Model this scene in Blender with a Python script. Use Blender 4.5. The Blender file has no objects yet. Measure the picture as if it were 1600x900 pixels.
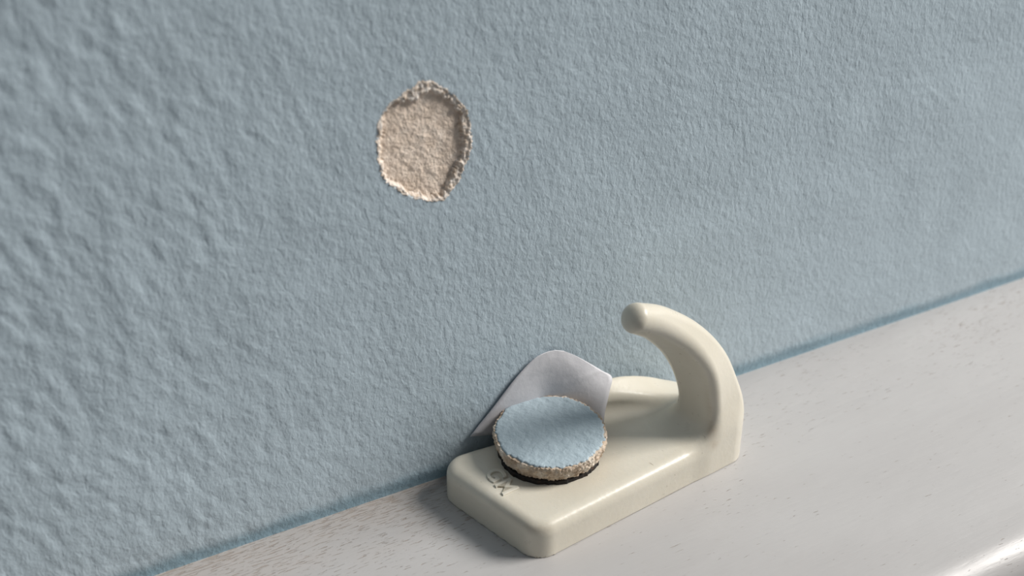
import bpy, bmesh, math, random
import numpy as np
from mathutils import Vector, Matrix

random.seed(7)
RNG = np.random.default_rng(7)
MM = 0.001
scene = bpy.context.scene
C = scene.collection

# ------------------------------------------------------------------ camera
PITCH, YAW = math.radians(30.0), math.radians(29.0)
CAM = Vector((-117.52, -175.32, 155.72)) * MM
F = Vector((math.sin(YAW) * math.cos(PITCH), math.cos(YAW) * math.cos(PITCH), -math.sin(PITCH)))
R = Vector((math.cos(YAW), -math.sin(YAW), 0))
U = R.cross(F)
cam_data = bpy.data.cameras.new('camera')
cam = bpy.data.objects.new('camera', cam_data)
C.objects.link(cam)
cam.matrix_world = Matrix(((R.x, U.x, -F.x, CAM.x), (R.y, U.y, -F.y, CAM.y), (R.z, U.z, -F.z, CAM.z), (0, 0, 0, 1)))
cam_data.sensor_width = 36.0
cam_data.lens = 1900 / 1600 * 36
cam_data.clip_start = 0.005
cam_data.clip_end = 20
cam_data.dof.use_dof = True
cam_data.dof.focus_distance = 0.236
cam_data.dof.aperture_fstop = 16
scene.camera = cam

# ------------------------------------------------------------------ world and lights
world = bpy.data.worlds.new('room_light')
scene.world = world
world.use_nodes = True
bg = world.node_tree.nodes['Background']
bg.inputs['Color'].default_value = (0.86, 0.93, 1.0, 1)
bg.inputs['Strength'].default_value = 0.165


def area_light(name, loc, target, size, size_y, power, color):
    d = bpy.data.lights.new(name, 'AREA')
    d.shape = 'RECTANGLE'
    d.size, d.size_y = size, size_y
    d.energy = power
    d.color = color
    o = bpy.data.objects.new(name, d)
    C.objects.link(o)
    o.location = loc
    o.rotation_euler = (Vector(target) - Vector(loc)).to_track_quat('-Z', 'Y').to_euler()
    return o


area_light('window_daylight', (1.15, -0.48, 0.98), (0.0, -0.02, 0.01), 0.55, 0.62, 35.5, (1.0, 0.965, 0.92))

scene.view_settings.view_transform = 'Standard'
scene.view_settings.look = 'None'
scene.view_settings.gamma = 1.0
scene.view_settings.exposure = 0.0
scene.view_settings.use_curve_mapping = False


# ------------------------------------------------------------------ material helpers
class NT:
    def __init__(self, name, rough=0.5, color=(0.8, 0.8, 0.8)):
        self.m = bpy.data.materials.new(name)
        self.m.use_nodes = True
        self.t = self.m.node_tree
        self.b = self.t.nodes['Principled BSDF']
        self.b.inputs['Roughness'].default_value = rough
        self.b.inputs['Base Color'].default_value = (*color, 1)
        self.co = self.n('ShaderNodeTexCoord').outputs['Object']

    def n(self, kind, **kw):
        nd = self.t.nodes.new(kind)
        for k, v in kw.items():
            setattr(nd, k, v)
        return nd

    def link(self, a, b):
        self.t.links.new(a, b)

    def mapping(self, scale=(1, 1, 1), rot=(0, 0, 0), src=None):
        m = self.n('ShaderNodeMapping')
        m.inputs['Scale'].default_value = scale
        m.inputs['Rotation'].default_value = rot
        self.link(src or self.co, m.inputs['Vector'])
        return m.outputs['Vector']

    def noise(self, scale, detail=3, rough=0.5, vec=None, dist=0):
        nd = self.n('ShaderNodeTexNoise')
        nd.inputs['Scale'].default_value = scale
        nd.inputs['Detail'].default_value = detail
        nd.inputs['Roughness'].default_value = rough
        nd.inputs['Distortion'].default_value = dist
        self.link(vec or self.co, nd.inputs['Vector'])
        return nd.outputs['Fac']

    def ramp(self, fac, stops):
        r = self.n('ShaderNodeValToRGB')
        e = r.color_ramp.elements
        while len(e) < len(stops):
            e.new(0.5)
        for el, (p, c) in zip(e, stops):
            el.position = p
            el.color = (*c, 1) if len(c) == 3 else c
        self.link(fac, r.inputs['Fac'])
        return r.outputs['Color']

    def mix(self, fac, a, b, mode='MIX'):
        m = self.n('ShaderNodeMix', data_type='RGBA', blend_type=mode)
        for s, v in ((m.inputs[0], fac), (m.inputs[6], a), (m.inputs[7], b)):
            if isinstance(v, (int, float)):
                s.default_value = v
            elif isinstance(v, tuple):
                s.default_value = (*v, 1)
            else:
                self.link(v, s)
        return m.outputs[2]

    def math(self, op, a, b=None, clamp=False):
        m = self.n('ShaderNodeMath', operation=op, use_clamp=clamp)
        for s, v in zip(m.inputs, (a, b)):
            if v is None:
                continue
            if isinstance(v, (int, float)):
                s.default_value = v
            else:
                self.link(v, s)
        return m.outputs[0]

    def bump(self, height, dist, strength=1.0, normal=None):
        b = self.n('ShaderNodeBump')
        b.inputs['Distance'].default_value = dist
        b.inputs['Strength'].default_value = strength
        self.link(height, b.inputs['Height'])
        if normal:
            self.link(normal, b.inputs['Normal'])
        self.link(b.outputs['Normal'], self.b.inputs['Normal'])
        return b.outputs['Normal']

    def color(self, sock):
        self.link(sock, self.b.inputs['Base Color'])


BLUE = (0.435, 0.520, 0.575)


def blue_paint(name, tint=BLUE, amount=1.0, pooled=False):
    m = NT(name, 0.55)
    m.b.inputs['Specular IOR Level'].default_value = 0.35
    v = m.noise(60, 4, 0.6)
    dark = tuple(c * 0.94 for c in tint)
    lite = tuple(min(1, c * 1.05) for c in tint)
    col = m.ramp(v, [(0.3, dark), (0.7, lite)])
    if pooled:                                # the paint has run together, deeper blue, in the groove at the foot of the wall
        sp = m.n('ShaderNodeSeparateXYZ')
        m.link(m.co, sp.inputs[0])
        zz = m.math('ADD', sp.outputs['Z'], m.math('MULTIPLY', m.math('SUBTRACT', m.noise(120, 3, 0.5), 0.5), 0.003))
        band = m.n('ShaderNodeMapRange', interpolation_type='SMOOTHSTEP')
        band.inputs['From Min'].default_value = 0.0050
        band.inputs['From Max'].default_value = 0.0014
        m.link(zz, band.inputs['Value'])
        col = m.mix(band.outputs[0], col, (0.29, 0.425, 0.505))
    m.color(col)
    fine = m.noise(1900, 3, 0.55, m.mapping((1, 1, 0.7)))
    mid = m.noise(950, 3, 0.5, m.mapping((1, 1, 0.65), (0, 0.35, 0)), 0.4)
    h = m.math('ADD', m.math('MULTIPLY', fine, 0.45), mid)
    m.bump(h, 0.00019 * amount, 1.0)
    return m.m


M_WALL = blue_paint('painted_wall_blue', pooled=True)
M_SKIN = blue_paint('chipped_paint_blue', (0.385, 0.470, 0.520), 1.0)

m = NT('bare_plaster', 0.9)
n1 = m.noise(420, 5, 0.62)
m.color(m.ramp(n1, [(0.28, (0.68, 0.55, 0.44)), (0.55, (0.80, 0.67, 0.56)), (0.8, (0.86, 0.76, 0.66))]))
m.bump(m.math('ADD', m.noise(1900, 4, 0.6), m.noise(900, 3, 0.55, None, 0.6)), 0.0004, 0.8)
M_PLASTER = m.m

m = NT('broken_plaster', 0.92)
n1 = m.noise(520, 5, 0.65)
m.color(m.ramp(n1, [(0.3, (0.36, 0.255, 0.17)), (0.47, (0.58, 0.46, 0.35)), (0.66, (0.78, 0.70, 0.60)), (0.85, (0.86, 0.82, 0.76))]))
m.bump(m.noise(1500, 4, 0.65), 0.0004, 0.9)
M_RAW = m.m

m = NT('chalky_paint_edge', 0.85)
m.color(m.ramp(m.noise(900, 4, 0.6), [(0.35, (0.55, 0.44, 0.34)), (0.62, (0.80, 0.74, 0.68))]))
m.bump(m.noise(1600, 3, 0.6), 0.0003, 0.8)
M_RIM = m.m

m = NT('cream_plastic', 0.30)
m.b.inputs['Specular IOR Level'].default_value = 0.5
m.b.inputs['Subsurface Weight'].default_value = 0.06
m.b.inputs['Subsurface Radius'].default_value = (1.0, 0.7, 0.4)
m.b.inputs['Subsurface Scale'].default_value = 0.0015
base = m.ramp(m.noise(70, 3, 0.5), [(0.3, (0.625, 0.585, 0.490)), (0.7, (0.675, 0.635, 0.54))])
speck = m.ramp(m.noise(1100, 2, 0.5, m.mapping((1, 0.35, 0.8), (0.3, 0.2, 0.6))), [(0.70, (0, 0, 0)), (0.78, (1, 1, 1))])
patch = m.ramp(m.noise(55, 2, 0.5), [(0.50, (0, 0, 0)), (0.62, (1, 1, 1))])
sm = m.math('MULTIPLY', m.math('MULTIPLY', speck, patch), 0.55)
gr = m.n('ShaderNodeAttribute', attribute_name='grime').outputs['Fac']
gn = m.ramp(m.noise(260, 4, 0.6), [(0.25, (0.25, 0.25, 0.25)), (0.7, (1, 1, 1))])
stained = m.mix(m.math('MULTIPLY', m.math('MULTIPLY', gr, gn), 0.6), m.mix(sm, base, (0.27, 0.22, 0.16)), (0.33, 0.225, 0.13))
m.color(stained)
m.link(m.math('ADD', m.math('MULTIPLY', m.noise(300, 4, 0.6), 0.22), 0.20), m.b.inputs['Roughness'])
m.bump(m.noise(900, 3, 0.55), 0.00006, 0.6)
M_CREAM = m.m

m = NT('dark_adhesive_foam', 0.75)
m.color(m.ramp(m.noise(700, 3, 0.6), [(0.4, (0.006, 0.005, 0.005)), (0.62, (0.02, 0.012, 0.008)), (0.8, (0.10, 0.045, 0.02))]))
m.bump(m.noise(900, 3, 0.6), 0.0003, 0.7)
M_FOAM = m.m

m = NT('white_liner_paper', 0.6)
m.b.inputs['Subsurface Weight'].default_value = 0.0
m.color(m.ramp(m.noise(120, 4, 0.6), [(0.3, (0.58, 0.575, 0.605)), (0.7, (0.65, 0.645, 0.67))]))
m.bump(m.noise(700, 4, 0.6), 0.0001, 0.7)
M_PAPER = m.m

# painted wooden ledge: off-white gloss with grain pits along its length, worn brown near the wall
m = NT('worn_white_gloss_wood', 0.4)
sep = m.n('ShaderNodeSeparateXYZ')
m.link(m.co, sep.inputs[0])
Y = sep.outputs['Y']
X = sep.outputs['X']
base = m.ramp(m.noise(22, 4, 0.55, m.mapping((0.35, 1, 1))), [(0.3, (0.42, 0.405, 0.40)), (0.7, (0.49, 0.48, 0.475))])
grain_v = m.mapping((0.14, 1.0, 1.0))
dash = m.noise(2600, 3, 0.6, grain_v, 0.3)
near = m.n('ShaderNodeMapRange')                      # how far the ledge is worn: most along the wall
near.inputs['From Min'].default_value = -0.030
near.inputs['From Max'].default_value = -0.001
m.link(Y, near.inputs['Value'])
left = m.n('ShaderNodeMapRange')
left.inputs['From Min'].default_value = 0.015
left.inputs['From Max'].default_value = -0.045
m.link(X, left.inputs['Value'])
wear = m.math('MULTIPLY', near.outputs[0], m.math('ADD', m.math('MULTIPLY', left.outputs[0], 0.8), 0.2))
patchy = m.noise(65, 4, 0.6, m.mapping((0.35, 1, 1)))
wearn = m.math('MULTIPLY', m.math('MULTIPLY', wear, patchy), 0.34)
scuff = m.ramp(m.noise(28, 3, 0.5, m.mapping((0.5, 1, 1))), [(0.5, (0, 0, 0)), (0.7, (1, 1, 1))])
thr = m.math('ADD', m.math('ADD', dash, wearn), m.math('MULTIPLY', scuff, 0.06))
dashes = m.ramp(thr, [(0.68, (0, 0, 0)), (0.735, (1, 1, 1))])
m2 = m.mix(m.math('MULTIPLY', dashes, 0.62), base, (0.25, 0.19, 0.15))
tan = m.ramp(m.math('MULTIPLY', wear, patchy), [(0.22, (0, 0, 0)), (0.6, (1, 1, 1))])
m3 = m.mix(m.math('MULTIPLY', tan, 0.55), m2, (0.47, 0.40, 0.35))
m.color(m3)
m.link(m.math('ADD', m.math('MULTIPLY', m.noise(200, 3, 0.6, grain_v), 0.25), 0.26), m.b.inputs['Roughness'])
hg = m.math('ADD', m.math('MULTIPLY', m.noise(500, 4, 0.6, grain_v), 0.6), m.math('MULTIPLY', m.noise(160, 3, 0.5, m.mapping((0.4, 1, 1))), 1.0))
hg2 = m.math('SUBTRACT', hg, m.math('MULTIPLY', dashes, 0.35))
m.bump(hg2, 0.00022, 0.75)
M_LEDGE = m.m


# ------------------------------------------------------------------ mesh helpers
def mesh_obj(name, verts, faces, mat, parent=None, smooth=True, normals=None, kind=None):
    me = bpy.data.meshes.new(name)
    me.from_pydata(np.asarray(verts).tolist() if isinstance(verts, np.ndarray) else verts, [],
                   np.asarray(faces).tolist() if isinstance(faces, np.ndarray) else faces)
    me.materials.append(mat)
    if smooth:
        me.polygons.foreach_set('use_smooth', [True] * len(me.polygons))
    me.update()
    if normals is not None:
        me.normals_split_custom_set_from_vertices(np.asarray(normals).tolist())
    o = bpy.data.objects.new(name, me)
    C.objects.link(o)
    if parent:
        o.parent = parent
    if kind:
        o['kind'] = kind
    return o


def thing(name, label, cat, loc, rotz=0.0):
    o = bpy.data.objects.new(name, None)
    C.objects.link(o)
    o.location = loc
    o.rotation_euler = (0, 0, rotz)
    o.empty_display_size = 0.01
    o['label'] = label
    o['category'] = cat
    return o


LAT = RNG.random((3, 512, 512))


def vnoise(x, y, s, layer=0):
    """smooth value noise of feature size s (mm), -1..1"""
    x = np.asarray(x, float) / s + 1000.37
    y = np.asarray(y, float) / s + 1000.71
    xi = np.floor(x).astype(int)
    yi = np.floor(y).astype(int)
    fx, fy = x - xi, y - yi
    fx = fx * fx * fx * (fx * (fx * 6 - 15) + 10)
    fy = fy * fy * fy * (fy * (fy * 6 - 15) + 10)
    L = LAT[layer]
    g = lambda a, b: L[(xi + a) % 512, (yi + b) % 512]
    v = (g(0, 0) * (1 - fx) + g(1, 0) * fx) * (1 - fy) + (g(0, 1) * (1 - fx) + g(1, 1) * fx) * fy
    return v * 2 - 1


def relief(x, z):
    """height in mm of the paint relief on the wall (orange-peel dabs leaning down to the right)"""
    a = math.radians(20)
    p, q = x * math.cos(a) + z * math.sin(a), -x * math.sin(a) + z * math.cos(a)
    w = np.clip((-x - 30) / 70, 0, 1)
    w = w * w * (3 - 2 * w)
    big = 0.12 * vnoise(p * 1.35, q * 0.65, 2.5, 0) + 0.06 * vnoise(p * 1.3, q * 0.8, 1.5, 1)
    small = 0.038 * vnoise(p * 1.2, q * 0.8, 1.5, 2) + 0.028 * vnoise(p, q * 0.85, 0.95, 1)
    h = small * 0.85 * (1 - 0.4 * w) + big * w * 0.95
    h += 0.10 * vnoise(x, z, 9, 2) + 0.12 * vnoise(x, z, 24, 1)
    return h


# ------------------------------------------------------------------ wall with the torn-out spot
HOLE = np.array(HOLE_PTS := [
    (666.4, 126.9), (684.4, 134.4), (703.9, 146.9), (720.6, 163.6), (731.7, 184.4), (734.4, 206.7), (733.1, 234.4),
    (724.7, 256.7), (717.8, 278.9), (706.7, 295.6), (693, 312), (677.5, 313.6), (659.4, 309.4), (642.8, 308), (626.1, 296.9),
    (606.7, 284.4), (596.9, 265), (591.4, 242.8), (591.4, 212.2), (595.6, 187.2), (606.7, 167.8), (626.1, 152.5), (642.8, 141.4), (653.9, 131.7)])


def on_wall(px, py):
    """a point of the wall seen at a place of the photograph, mm"""
    d = F + R * ((px - 800) / 1900) + U * ((450 - py) / 1900)
    s = -CAM.y / d.y
    p = CAM + d * s
    return p.x / MM, p.z / MM


hp = np.array([on_wall(*p) for p in HOLE])
HC = hp.mean(axis=0)
ang = np.arctan2(hp[:, 1] - HC[1], hp[:, 0] - HC[0])
rad = np.hypot(hp[:, 1] - HC[1], hp[:, 0] - HC[0])
order = np.argsort(ang)
ang, rad = ang[order], rad[order]
ang3 = np.concatenate([ang - 2 * np.pi, ang, ang + 2 * np.pi])
rad3 = np.concatenate([rad, rad, rad])


def hole_radius(t):
    t = (t + np.pi) % (2 * np.pi) - np.pi
    base = np.interp(t, ang3, rad3)
    rag = 0.22 * vnoise(t * 9, 3, 1.0, 0) + 0.16 * vnoise(t * 22, 9, 1.0, 1) + 0.13 * vnoise(t * 45, 5, 1.0, 2) + 0.09 * vnoise(t * 80, 2, 1.0, 0)
    return base + rag


def axis(parts):
    out = []
    for a, b, st in parts:
        out.append(np.arange(a, b - 1e-6, st))
    out.append([parts[-1][1]])
    return np.concatenate(out)


xs = axis([(-600, -130, 12), (-130, -50, 0.42), (-50, -24, 0.2), (-24, 60, 0.42), (60, 140, 0.7), (140, 800, 12)])
zs = axis([(-120, -2, 6), (-2, 60, 0.42), (60, 87, 0.2), (87, 120, 0.42), (120, 700, 12)])
gx, gz = np.meshgrid(xs, zs, indexing='ij')
gy = -relief(gx, gz)
foot = np.clip(1 - gz / (4.0 + 0.6 * vnoise(gx, 3, 7, 0) + 0.2 * vnoise(gx, 8, 2, 1)), 0, 1)      # smooth shallow groove along the ledge
foot = foot * foot * (3 - 2 * foot)
gy = gy * (1 - 0.7 * foot) + 0.7 * foot
rr = np.hypot(gx - HC[0], gz - HC[1])
tt = np.arctan2(gz - HC[1], gx - HC[0])
hr = hole_radius(tt)
gy = np.where(rr < hr - 0.05, gy + 3.0, gy)
nx, nz = len(xs), len(zs)
verts = np.stack([gx, gy, gz], -1).reshape(-1, 3) * MM
idx = np.arange(nx * nz).reshape(nx, nz)
faces = np.stack([idx[:-1, :-1], idx[1:, :-1], idx[1:, 1:], idx[:-1, 1:]], -1).reshape(-1, 4)
wall = mesh_obj('wall_back', verts, faces, M_WALL, kind='structure')
wall['label'] = 'blue painted plaster wall with an orange-peel relief'

# the torn-out spot: chalky broken rim, then the rough plaster floor
NT_, NR_ = 520, 58
th = np.linspace(0, 2 * np.pi, NT_, endpoint=False)
Rr = hole_radius(th)
prof = []
for k in range(NR_):
    s = k / (NR_ - 1)
    prof.append(s)
prof = np.array(prof)


def crater(name, s0, s1, n, mat, label):
    vv, ff = [], []
    # d = distance in from the torn edge (mm): 0.35 outside .. centre
    din0 = -0.28
    width = 0.75 + 0.28 * vnoise(th * 5, 7, 1.0, 1) + 0.30 * vnoise(th * 14, 2, 1.0, 2) + 0.12 * vnoise(th * 30, 6, 1.0, 0)
    # broader broken terrace at the top and along the right
    for c0, w0, amp in ((math.radians(95), 0.25, 2.0), (math.radians(-48), 0.35, 0.9), (math.radians(15), 0.6, 0.75), (math.radians(50), .3, .3)):
        dth = (th - c0 + np.pi) % (2 * np.pi) - np.pi
        width = width + amp * np.exp(-(dth / w0) ** 2)
    width = np.clip(width, 0.5, 4.0)
    for s in np.linspace(s0, s1, n):
        if s < 1:
            r = Rr - din0 * -1 * 0 - (din0 + s * (width - din0))
            x, z = HC[0] + r * np.cos(th), HC[1] + r * np.sin(th)
            q = s
            terrace = 0.08 * np.clip((q - 0.15) / 0.2, 0, 1)
            lim = 1 - 0.38 / width                                  # the step down takes the last part of the rim
            fall = np.clip((q - lim) / (1 - lim), 0, 1)
            fall = fall * fall * (3 - 2 * fall)
            depth = -0.06 * np.exp(-((q - 0.12) / 0.10) ** 2) + terrace + 0.80 * fall
            rough = (0.20 * vnoise(x, z, 0.9, 0) + 0.16 * vnoise(x, z, 0.45, 1)) * min(1, q * 4)
            y = -relief(x, z) + depth + rough
        else:
            f = 2 - s
            r = (Rr - width) * f
            x, z = HC[0] + r * np.cos(th), HC[1] + r * np.sin(th)
            y = -relief(x, z) * (f * 0.6) + 0.90 + 0.10 * vnoise(x, z, 1.6, 1) + 0.07 * vnoise(x, z, 0.7, 0) \
                + (0.16 * vnoise(x, z, 0.45, 1) + 0.20 * vnoise(x, z, 0.9, 0)) * max(0, (f - 0.9) * 10)
        vv.append(np.stack([x, y, z], -1))
    V = np.concatenate(vv) * MM
    for k in range(n - 1):
        a = k * NT_ + np.arange(NT_)
        b = k * NT_ + (np.arange(NT_) + 1) % NT_
        ff.append(np.stack([a, b, b + NT_, a + NT_], -1)[:, ::-1])
    Fc = np.concatenate(ff)
    o = mesh_obj(name, V, Fc, mat, wall)
    o['label'] = label
    return o


crater('torn_rim', 0.0, 1.0, 16, M_RIM, 'chalky ragged broken rim around the bare patch')
crater('bare_plaster_patch', 1.0, 1.996, 46, M_PLASTER, 'oval beige patch of bare plaster where the blue paint has torn off')

# ------------------------------------------------------------------ ledge along the wall, and the bead in the corner
prof = [(2.2, 0.0), (-20, 0.0), (-45, 0.0), (-66.3, 0.0)]
NR = 7.0
for k in range(1, 13):
    a = math.radians(90 * k / 12)
    prof.append((-66.3 - NR * math.sin(a), -NR + NR * math.cos(a)))
prof += [(-73.3, -24), (-71, -26), (2.2, -26)]
lx = np.linspace(-600, 800, 71)
v, f = [], []
for x in lx:
    for (y, z) in prof:
        v.append((x * MM, y * MM, z * MM))
P = len(prof)
for i in range(len(lx) - 1):
    for j in range(P):
        a, b = i * P + j, i * P + (j + 1) % P
        f.append((a, a + P, b + P, b))
f.append(tuple(range(P)))
f.append(tuple((len(lx) - 1) * P + j for j in reversed(range(P))))
ledge = mesh_obj('trim_1', v, f, M_LEDGE, kind='structure')
ledge['label'] = 'white painted wooden ledge with worn streaks along the wall'
bm = bmesh.new()
bm.from_mesh(ledge.data)
bmesh.ops.recalc_face_normals(bm, faces=bm.faces)
for e in bm.edges:
    if len(e.link_faces) == 2 and e.calc_face_angle() > math.radians(40):
        e.smooth = False
bm.to_mesh(ledge.data)
bm.free()

# ------------------------------------------------------------------ adhesive hook, as a distance field (mm, local frame)
HO = Vector((-29.68, -29.09, 0)) * MM
HROT = math.radians(7.0)
PLATE_H = 7.6


def smin(a, b, k):
    h = np.clip(0.5 + 0.5 * (b - a) / k, 0, 1)
    return b + (a - b) * h - k * h * (1 - h)


def poly_sdf(px, py, pts):
    d = np.full(np.broadcast(px, py).shape, 1e9)
    inside = np.full(d.shape, -1e9)
    n = len(pts)
    for i in range(n):
        ax, ay = pts[i]
        bx_, by_ = pts[(i + 1) % n]
        ex, ey = bx_ - ax, by_ - ay
        wx, wy = px - ax, py - ay
        t = np.clip((wx * ex + wy * ey) / (ex * ex + ey * ey), 0, 1)
        d = np.minimum(d, np.hypot(wx - ex * t, wy - ey * t))
        L = math.hypot(ex, ey)
        inside = np.maximum(inside, (wx * ey - wy * ex) / L)
    return np.where(inside > 0, d, -d)


def inset(pts, r):
    n = len(pts)
    out = []
    for i in range(n):
        p0, p1, p2 = (Vector(pts[i - 1]), Vector(pts[i]), Vector(pts[(i + 1) % n]))
        d1, d2 = (p1 - p0).normalized(), (p2 - p1).normalized()
        n1, n2 = Vector((-d1.y, d1.x)), Vector((-d2.y, d2.x))
        a, b = p1 + n1 * r, p1 + n2 * r
        t = ((b.x - a.x) * d2.y - (b.y - a.y) * d2.x) / (d1.x * d2.y - d1.y * d2.x)
        out.append(tuple(a + d1 * t))
    return out


PLATE = [(-2.6, -1.4), (52.8, -0.9), (52.5, 20.7), (-6.9, 28.3)]
PR = 5.0
PLATE_IN = inset(PLATE, PR)

# centre line of the arm: u, z, half thickness, half width, v of its middle, twist of the section (degrees)
ARM = [(24.6, 40.0, 2.8, 3.0, 5.6, 40), (30.2, 36.8, 3.1, 3.5, 5.8, 36), (37.0, 30.8, 3.45, 4.2, 6.0, 32), (42.3, 23.8, 3.8, 4.9, 6.0, 24),
       (45.6, 16.2, 4.5, 5.1, 5.7, 11), (47.1, 9.0, 5.2, 5.8, 5.2, 2), (47.5, 2.0, 5.3, 6.6, 5.6, 0)]


def catmull(pts, n):
    pts = np.array(pts, float)
    P = np.vstack([2 * pts[0] - pts[1], pts, 2 * pts[-1] - pts[-2]])
    out = []
    for i in range(1, len(P) - 2):
        for k in range(n):
            t = k / n
            out.append(0.5 * (2 * P[i] + (P[i + 1] - P[i - 1]) * t + (2 * P[i - 1] - 5 * P[i] + 4 * P[i + 1] - P[i + 2]) * t ** 2
                              + (3 * P[i] - P[i - 1] - 3 * P[i + 1] + P[i + 2]) * t ** 3))
    out.append(P[-2])
    return np.array(out)


ARMC = catmull(ARM, 7)


def rbox(a, b, r):
    a, b = a + r, b + r
    return np.minimum(np.maximum(a, b), 0) + np.hypot(np.maximum(a, 0), np.maximum(b, 0)) - r


def arm_sdf(u, v, z):
    best = np.full(np.broadcast(u, z).shape, 1e9)
    ht, hw, vc, tw, nn, ee = (np.zeros_like(best) for _ in range(6))
    last = len(ARMC) - 2
    for i in range(last + 1):
        a, b = ARMC[i], ARMC[i + 1]
        ex, ez = b[0] - a[0], b[1] - a[1]
        L = math.hypot(ex, ez)
        du, dz = u - a[0], z - a[1]
        t0 = (du * ex + dz * ez) / (L * L)
        t = np.clip(t0, 0, 1)
        d = np.hypot(du - ex * t, dz - ez * t)
        w = d < best
        best = np.where(w, d, best)
        side = (du * ez - dz * ex) / L                    # < 0 on the outer side, > 0 on the inner side
        over = (np.maximum(-t0, 0) if i == 0 else 0) * L
        sgn = np.where(side >= 0, 1.0, -1.0)
        nn = np.where(w, side if i == 0 else sgn * d, nn)
        ee = np.where(w, over, ee)
        ht = np.where(w, a[2] + (b[2] - a[2]) * t, ht)
        hw = np.where(w, a[3] + (b[3] - a[3]) * t, hw)
        vc = np.where(w, a[4] + (b[4] - a[4]) * t, vc)
        tw = np.where(w, a[5] + (b[5] - a[5]) * t, tw)
    c, s_ = np.cos(np.radians(-tw)), np.sin(np.radians(-tw))
    wv = v - vc
    p = nn * c + wv * s_
    q = -nn * s_ + wv * c
    q = np.sign(q) * np.hypot(q, 1.0 * ee)
    r = 1.9 + 0.85 * np.clip((z - 24) / 14, 0, 1)
    return rbox(np.hypot(p, ee) - ht, np.abs(q) - hw, r)


def soft(u, xs_, ys_):
    """table lookup without kinks"""
    return sum(w_ * np.interp(u + o_, xs_, ys_) for o_, w_ in ((-3, .1), (-2, .15), (-1, .17), (0, .16), (1, .17), (2, .15), (3, .1)))


def hook_sdf(u, v, z):
    d2 = poly_sdf(u, v, PLATE_IN) - PR
    top = PLATE_H - 0.35 * np.exp(-(((u - 14.5) / 13.0) ** 2 + ((v - 17.5) / 13.0) ** 2) ** 3)   # faint dish under the pad
    plate = rbox(d2, z - top, 2.7)
    # raised far wing behind the foot of the arm
    vr = soft(u, [24, 30, 34, 38, 42, 46, 50, 55], [21.0, 20.0, 18.6, 16.8, 15.0, 13.2, 11.5, 9.5])
    zr = soft(u, [24, 30, 34, 38, 42, 46, 50, 55], [11.6, 11.9, 11.4, 10.3, 9.6, 9.3, 8.0, 6.0])
    zb = soft(u, [25, 31, 35, 39, 43, 46, 50, 54], [13.4, 14.9, 15.0, 14.2, 12.3, 10.3, 7.3, 4.0])
    sl = np.minimum((v - vr) / np.maximum(24.6 - vr, 4.5), 1.1)
    top_w = zr + (zb - zr) * np.maximum(sl, -0.4)
    wing = rbox(np.maximum(vr - v, 26.5 - u), z - top_w, 1.3) * 0.8
    d = smin(smin(plate, arm_sdf(u, v, z), 7.0), wing, 2.6)
    d = -smin(-d, -(d2 + 0.0 * z), 1.2)          # the fillet never swells past the outline of the plate
    d = np.maximum(d, -z + 0.02)
    # nothing may reach the wall
    yw = -29.09 + u * math.sin(HROT) + v * math.cos(HROT)
    return -smin(-d, -(yw + 0.9), 0.8)


def surface_net(fn, lo, hi, h):
    ax = [np.arange(lo[i], hi[i], h) for i in range(3)]
    D = fn(ax[0][:, None, None], ax[1][None, :, None], ax[2][None, None, :])
    D = np.broadcast_to(D, (len(ax[0]), len(ax[1]), len(ax[2]))).copy()
    S = D < 0
    n0, n1, n2 = (s - 1 for s in D.shape)
    cnt = sum(S[i:i + n0, j:j + n1, k:k + n2].astype(np.int8) for i in (0, 1) for j in (0, 1) for k in (0, 1))
    act = (cnt > 0) & (cnt < 8)
    ids = np.full(act.shape, -1)
    cell = np.argwhere(act)
    ids[act] = np.arange(len(cell))
    V = np.stack([ax[i][cell[:, i]] + h / 2 for i in range(3)], -1)
    quads = []
    for d in range(3):
        e1, e2 = (d + 1) % 3, (d + 2) % 3
        sl0 = [slice(1, -1)] * 3
        sl1 = [slice(1, -1)] * 3
        sl0[d], sl1[d] = slice(0, -1), slice(1, None)
        a, b = S[tuple(sl0)], S[tuple(sl1)]
        for sign, msk in ((0, a & ~b), (1, ~a & b)):
            p = np.argwhere(msk)
            p[:, e1] += 1
            p[:, e2] += 1
            q = []
            for (o1, o2) in ((-1, -1), (0, -1), (0, 0), (-1, 0)):
                pp = p.copy()
                pp[:, e1] += o1
                pp[:, e2] += o2
                q.append(ids[pp[:, 0], pp[:, 1], pp[:, 2]])
            q = np.stack(q, -1)
            quads.append(q[:, ::-1] if sign else q)
    Q = np.concatenate(quads)
    Q = Q[(Q >= 0).all(1)]
    ev = lambda P: fn(P[:, 0], P[:, 1], P[:, 2])

    def grad(P, e=0.05):
        return np.stack([(ev(P + o) - ev(P - o)) / (2 * e) for o in np.eye(3) * e], -1)
    for _ in range(4):
        g = grad(V)
        step = (ev(V) / np.maximum((g ** 2).sum(1), 0.25))[:, None] * g
        V = V - np.clip(step, -h * 0.6, h * 0.6)
    g = grad(V, 0.12)
    g /= np.linalg.norm(g, axis=1)[:, None]
    return V, Q, g


V, Q, G = surface_net(hook_sdf, (-7, -4, -1.2), (58, 30, 45.5), 0.42)
hook = thing('adhesive_hook', 'cream plastic stick-on hook lying on its back plate on the white ledge', 'hook', HO, HROT)
# the arm grows out of the plate in one moulding; cut where the foot meets the plate
cen = V[Q].mean(1)
foot = 8.2 + 0.0 * cen[:, 0]
is_arm = (cen[:, 2] > PLATE_H + 1.3) & (cen[:, 0] - 0.0 > 22) & ~((cen[:, 1] > 12.5) & (cen[:, 2] < 14))


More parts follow.
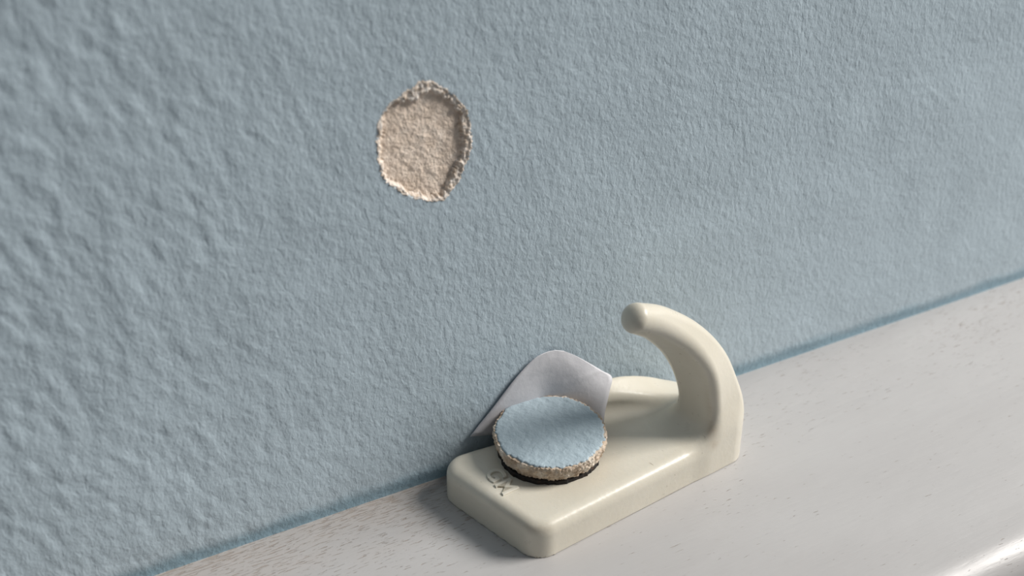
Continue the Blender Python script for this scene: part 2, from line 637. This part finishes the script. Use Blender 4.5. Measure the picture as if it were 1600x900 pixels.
# grime rubbed into the inner edge of the arm and the short edge of the plate
def grime(P):
    g = np.zeros(len(P))
    for i in range(2, len(ARMC) - 6):
        a = ARMC[i]
        tdir = ARMC[min(i + 1, len(ARMC) - 1)] - ARMC[i - 1]
        n = np.array([tdir[1], -tdir[0]]) / math.hypot(tdir[0], tdir[1])
        if n[0] > 0:
            n = -n
        iu, iz, iv = a[0] + n[0] * a[2], a[1] + n[1] * a[2], a[4] - a[3]
        d2_ = (P[:, 0] - iu) ** 2 + (P[:, 2] - iz) ** 2 + (P[:, 1] - iv - 0.5) ** 2
        g = np.maximum(g, np.exp(-d2_ / 1.1 ** 2) * (0.5 + 0.5 * (i / len(ARMC))))
    e0 = np.exp(-((P[:, 2] - PLATE_H + 1.1) / 0.9) ** 2) * np.exp(-((P[:, 0] + 1.2) / 2.6) ** 2) * (P[:, 1] < 12)
    return np.maximum(g, 0.6 * e0)


GR = grime(V)


def sub(Qs, name, label=None):
    used, inv = np.unique(Qs, return_inverse=True)
    o = mesh_obj(name, V[used] * MM, inv.reshape(-1, 4), M_CREAM, hook, normals=G[used])
    at = o.data.attributes.new('grime', 'FLOAT', 'POINT')
    at.data.foreach_set('value', GR[used].astype(np.float32))
    if label:
        o['label'] = label
    return o


sub(Q[~is_arm], 'back_plate', 'flat rounded cream base plate')
sub(Q[is_arm], 'hook_arm', 'curved cream arm of the hook with a rounded tip')

# raised letters at the short end of the plate, read towards the viewer
cu = bpy.data.curves.new('lettering', 'FONT')
cu.body = 'GM'
cu.size = 5.1
cu.space_character = 1.12
cu.offset = 0.03
cu.extrude = 0.22
cu.bevel_depth = 0.16
cu.bevel_resolution = 2
tmp = bpy.data.objects.new('lettering_source', cu)
C.objects.link(tmp)
dg = bpy.context.evaluated_depsgraph_get()
me = bpy.data.meshes.new_from_object(tmp.evaluated_get(dg))
bpy.data.objects.remove(tmp)
me.name = 'lettering'
me.materials.clear()
me.materials.append(M_CREAM)
lo = np.array([v.co[:] for v in me.vertices])
mx = lo.max(0)
mn = lo.min(0)
for vt in me.vertices:
    a = (vt.co.x - mn[0]) / (mx[0] - mn[0]) * 7.6      # along the word
    b = (vt.co.y - mn[1]) / (mx[1] - mn[1]) * 3.9      # cap height
    vt.co = Vector((-1.5 + b + (a - 3.8) * -0.10 + 0.3, 18.4 - a, PLATE_H - 0.08 + vt.co.z)) * MM
for p in me.polygons:
    p.use_smooth = False
lt = bpy.data.objects.new('lettering', me)
C.objects.link(lt)
lt.parent = hook
lt['label'] = 'small raised letters moulded in the plate'


def ring_solid(name, cx, cy, r, z0, z1, mat, parent, nseg=160, rag=0.1, bevel=0.2):
    t = np.linspace(0, 2 * np.pi, nseg, endpoint=False)
    base = r + rag * vnoise(t * 6, r, 1.0, 0) + rag * 0.6 * vnoise(t * 17, r, 1.0, 1)
    rows = [(z0, base * 0), (z0, base - bevel), (z0 + bevel, base), (z1 - bevel, base), (z1, base - bevel), (z1, base * 0)]
    vv = np.concatenate([np.stack([cx + rr_ * np.cos(t), cy + rr_ * np.sin(t), np.full(nseg, z)], -1) for z, rr_ in rows])
    ff = []
    for k in range(len(rows) - 1):
        a = k * nseg + np.arange(nseg)
        b = k * nseg + (np.arange(nseg) + 1) % nseg
        ff.append(np.stack([a, b, b + nseg, a + nseg], -1))
    return mesh_obj(name, vv * MM, np.concatenate(ff), mat, parent, smooth=False)


pad = ring_solid('adhesive_pad', 13.7, 16.5, 10.1, PLATE_H - 0.45, PLATE_H + 0.7, M_FOAM, hook, rag=0.25)
pad['label'] = 'dark round adhesive pad under the torn-off plaster'

# ------------------------------------------------------------------ the torn-off disc of paint and plaster
TILT = math.radians(4.2)
c0 = HO + Matrix.Rotation(HROT, 3, 'Z') @ (Vector((14.1, 16.8, 0)) * MM)
chunk = thing('plaster_disc', 'round torn-off disc of blue paint on crumbly beige plaster stuck on the cream hook plate', 'plaster chip',
              (c0.x, c0.y, (PLATE_H + 1.45) * MM))
axis_r = Vector((R.x, R.y, 0))
chunk.rotation_euler = Matrix.Rotation(TILT, 3, axis_r).to_euler()
TH = 3.5
NS = 420
t = np.linspace(0, 2 * np.pi, NS, endpoint=False)


def edge_r(t, z):
    s = z / TH
    bulge = -0.75 * (1 - s) ** 1.4 + 0.25 * np.sin(math.pi * s)
    n = 0.17 * vnoise(t * 11, z * 0.9, 0.8, 0) + 0.17 * vnoise(t * 11, z, 0.34, 1) + 0.13 * vnoise(t * 11, z * 1.0, 0.17, 2)
    return 10.95 + bulge + n + 0.18 * vnoise(t * 3, 1, 1.0, 1)


rows = []
rows.append((0.0, 'in'))
vv = []
NZ = 20
for z, f_ in ((0.0, 0.0), (0.0, 0.5), (0.0, 0.9)):
    r_ = edge_r(t, 0.0) * f_
    vv.append(np.stack([r_ * np.cos(t), r_ * np.sin(t), np.full(NS, z) + 0.15 * vnoise(r_ * np.cos(t), r_ * np.sin(t), 1.2, 0) * (f_ > 0)], -1))
for k in range(NZ):
    z = TH * k / (NZ - 1)
    r_ = edge_r(t, z)
    zz = z + (0.22 * vnoise(t * 11, 2, 0.9, 2) + 0.12 * vnoise(t * 11, 5, 0.35, 1)) * (1 if k in (0,) else 0.6)
    vv.append(np.stack([r_ * np.cos(t), r_ * np.sin(t), zz], -1))
SK = 10.95 - 0.34 + 0.26 * vnoise(t * 11, 8, 0.9, 0) + 0.20 * vnoise(t * 11, 8, 0.4, 1) + 0.18 * vnoise(t * 3, 1, 1.0, 1)
for f_ in (0.0, 0.45, 1.2, 4.0):
    r_ = np.maximum(edge_r(t, TH) - 0.12 - f_, 0.2)
    zz = TH - 0.02 + 0.10 * vnoise(t * 11, f_ * 3, 0.5, 0) - (0.15 if f_ > 1 else 0)
    vv.append(np.stack([r_ * np.cos(t), r_ * np.sin(t), zz], -1))
NRW = len(vv)
ff = []
for k in range(NRW - 1):
    a = k * NS + np.arange(NS)
    b = k * NS + (np.arange(NS) + 1) % NS
    ff.append(np.stack([a, b, b + NS, a + NS], -1))
mesh_obj('plaster_core', np.concatenate(vv) * MM, np.concatenate(ff), M_RAW, chunk)['label'] = 'crumbly beige broken plaster edge'

# paint skin
vv = []
NK = 44
for z_off, rows_ in ((1, range(NK)),):
    for k in rows_:
        f_ = k / (NK - 1)
        r_ = SK * f_
        x, y = r_ * np.cos(t), r_ * np.sin(t)
        zz = TH + 0.22 + 0.055 * vnoise(x, y, 1.5, 0) + 0.04 * vnoise(x, y, 0.8, 1) + 0.12 * vnoise(x, y, 7, 2)
        zz = zz - 0.10 * max(0, (f_ - 0.97) / 0.03)
        vv.append(np.stack([x, y, zz], -1))
vv.append(np.stack([(SK + 0.03) * np.cos(t), (SK + 0.03) * np.sin(t), np.full(NS, TH - 0.15)], -1))
ff = []
for k in range(len(vv) - 1):
    a = k * NS + np.arange(NS)
    b = k * NS + (np.arange(NS) + 1) % NS
    ff.append(np.stack([a, b, b + NS, a + NS], -1)[:, ::-1])
mesh_obj('paint_skin', np.concatenate(vv) * MM, np.concatenate(ff), M_SKIN, chunk)['label'] = 'pale blue paint skin with a ragged edge'

# ------------------------------------------------------------------ white liner paper leaning behind the disc
def sheet_y(x, z):
    """the scrap hugs the wall behind the disc and bends forward over the plate to its right (mm)"""
    a = min(max((x + 15.0) / 13.0, 0), 1)
    a = a * a * (3 - 2 * a)
    b = min(max((23.5 - z) / 14.0, 0), 1.1)
    return -0.75 - 7.0 * a * b


def on_sheet(px, py):
    d = F + R * ((px - 800) / 1900) + U * ((450 - py) / 1900)
    c = CAM / MM
    y = -1.0
    for _ in range(30):
        p = c + d * ((y - c.y) / d.y)
        y = 0.5 * y + 0.5 * sheet_y(p.x, p.z)
    return p


pn = Vector((0.15, -0.95, 0.28)).normalized()


LEFT = [(735, 682), (756, 655), (778, 627), (800, 598), (820, 575), (838, 558), (854, 550), (868, 547)]
RIGHT = [(943, 662), (946, 640), (952, 612), (956, 589), (940, 579), (920, 567), (900, 556), (880, 548)]
LC, RC = catmull(LEFT, 4), catmull(RIGHT, 4)
NA, NB = len(LC), 26
vv = []
for i in range(NA):
    for j in range(NB):
        s = j / (NB - 1)
        px, py = LC[i] * (1 - s) + RC[i] * s
        # bow the lower side outward behind the disc and the top upward
        p = on_sheet(px, py)
        lift = 0.35 * math.sin(s * math.pi) * (1 - i / NA) + 0.08 * float(vnoise(p.x, p.z, 4, 0)) + 0.04 * float(vnoise(p.x, p.z, 1.5, 1))
        crease = abs((px - 880) * 0.35 + (py - 600) * 0.94) / 3.0
        lift += 0.10 * math.exp(-crease ** 2) * (1 if px > 870 else 0)
        p = p + pn * lift
        vv.append(tuple(p * MM))
ff = [(i * NB + j, i * NB + j + 1, (i + 1) * NB + j + 1, (i + 1) * NB + j) for i in range(NA - 1) for j in range(NB - 1)]
paper = mesh_obj('liner_paper', vv, ff, M_PAPER)
sol = paper.modifiers.new('thickness', 'SOLIDIFY')
sol.thickness = 0.00014
sol.offset = 0
paper['label'] = 'white scrap of liner paper leaning on the blue wall behind the disc'
paper['category'] = 'paper'
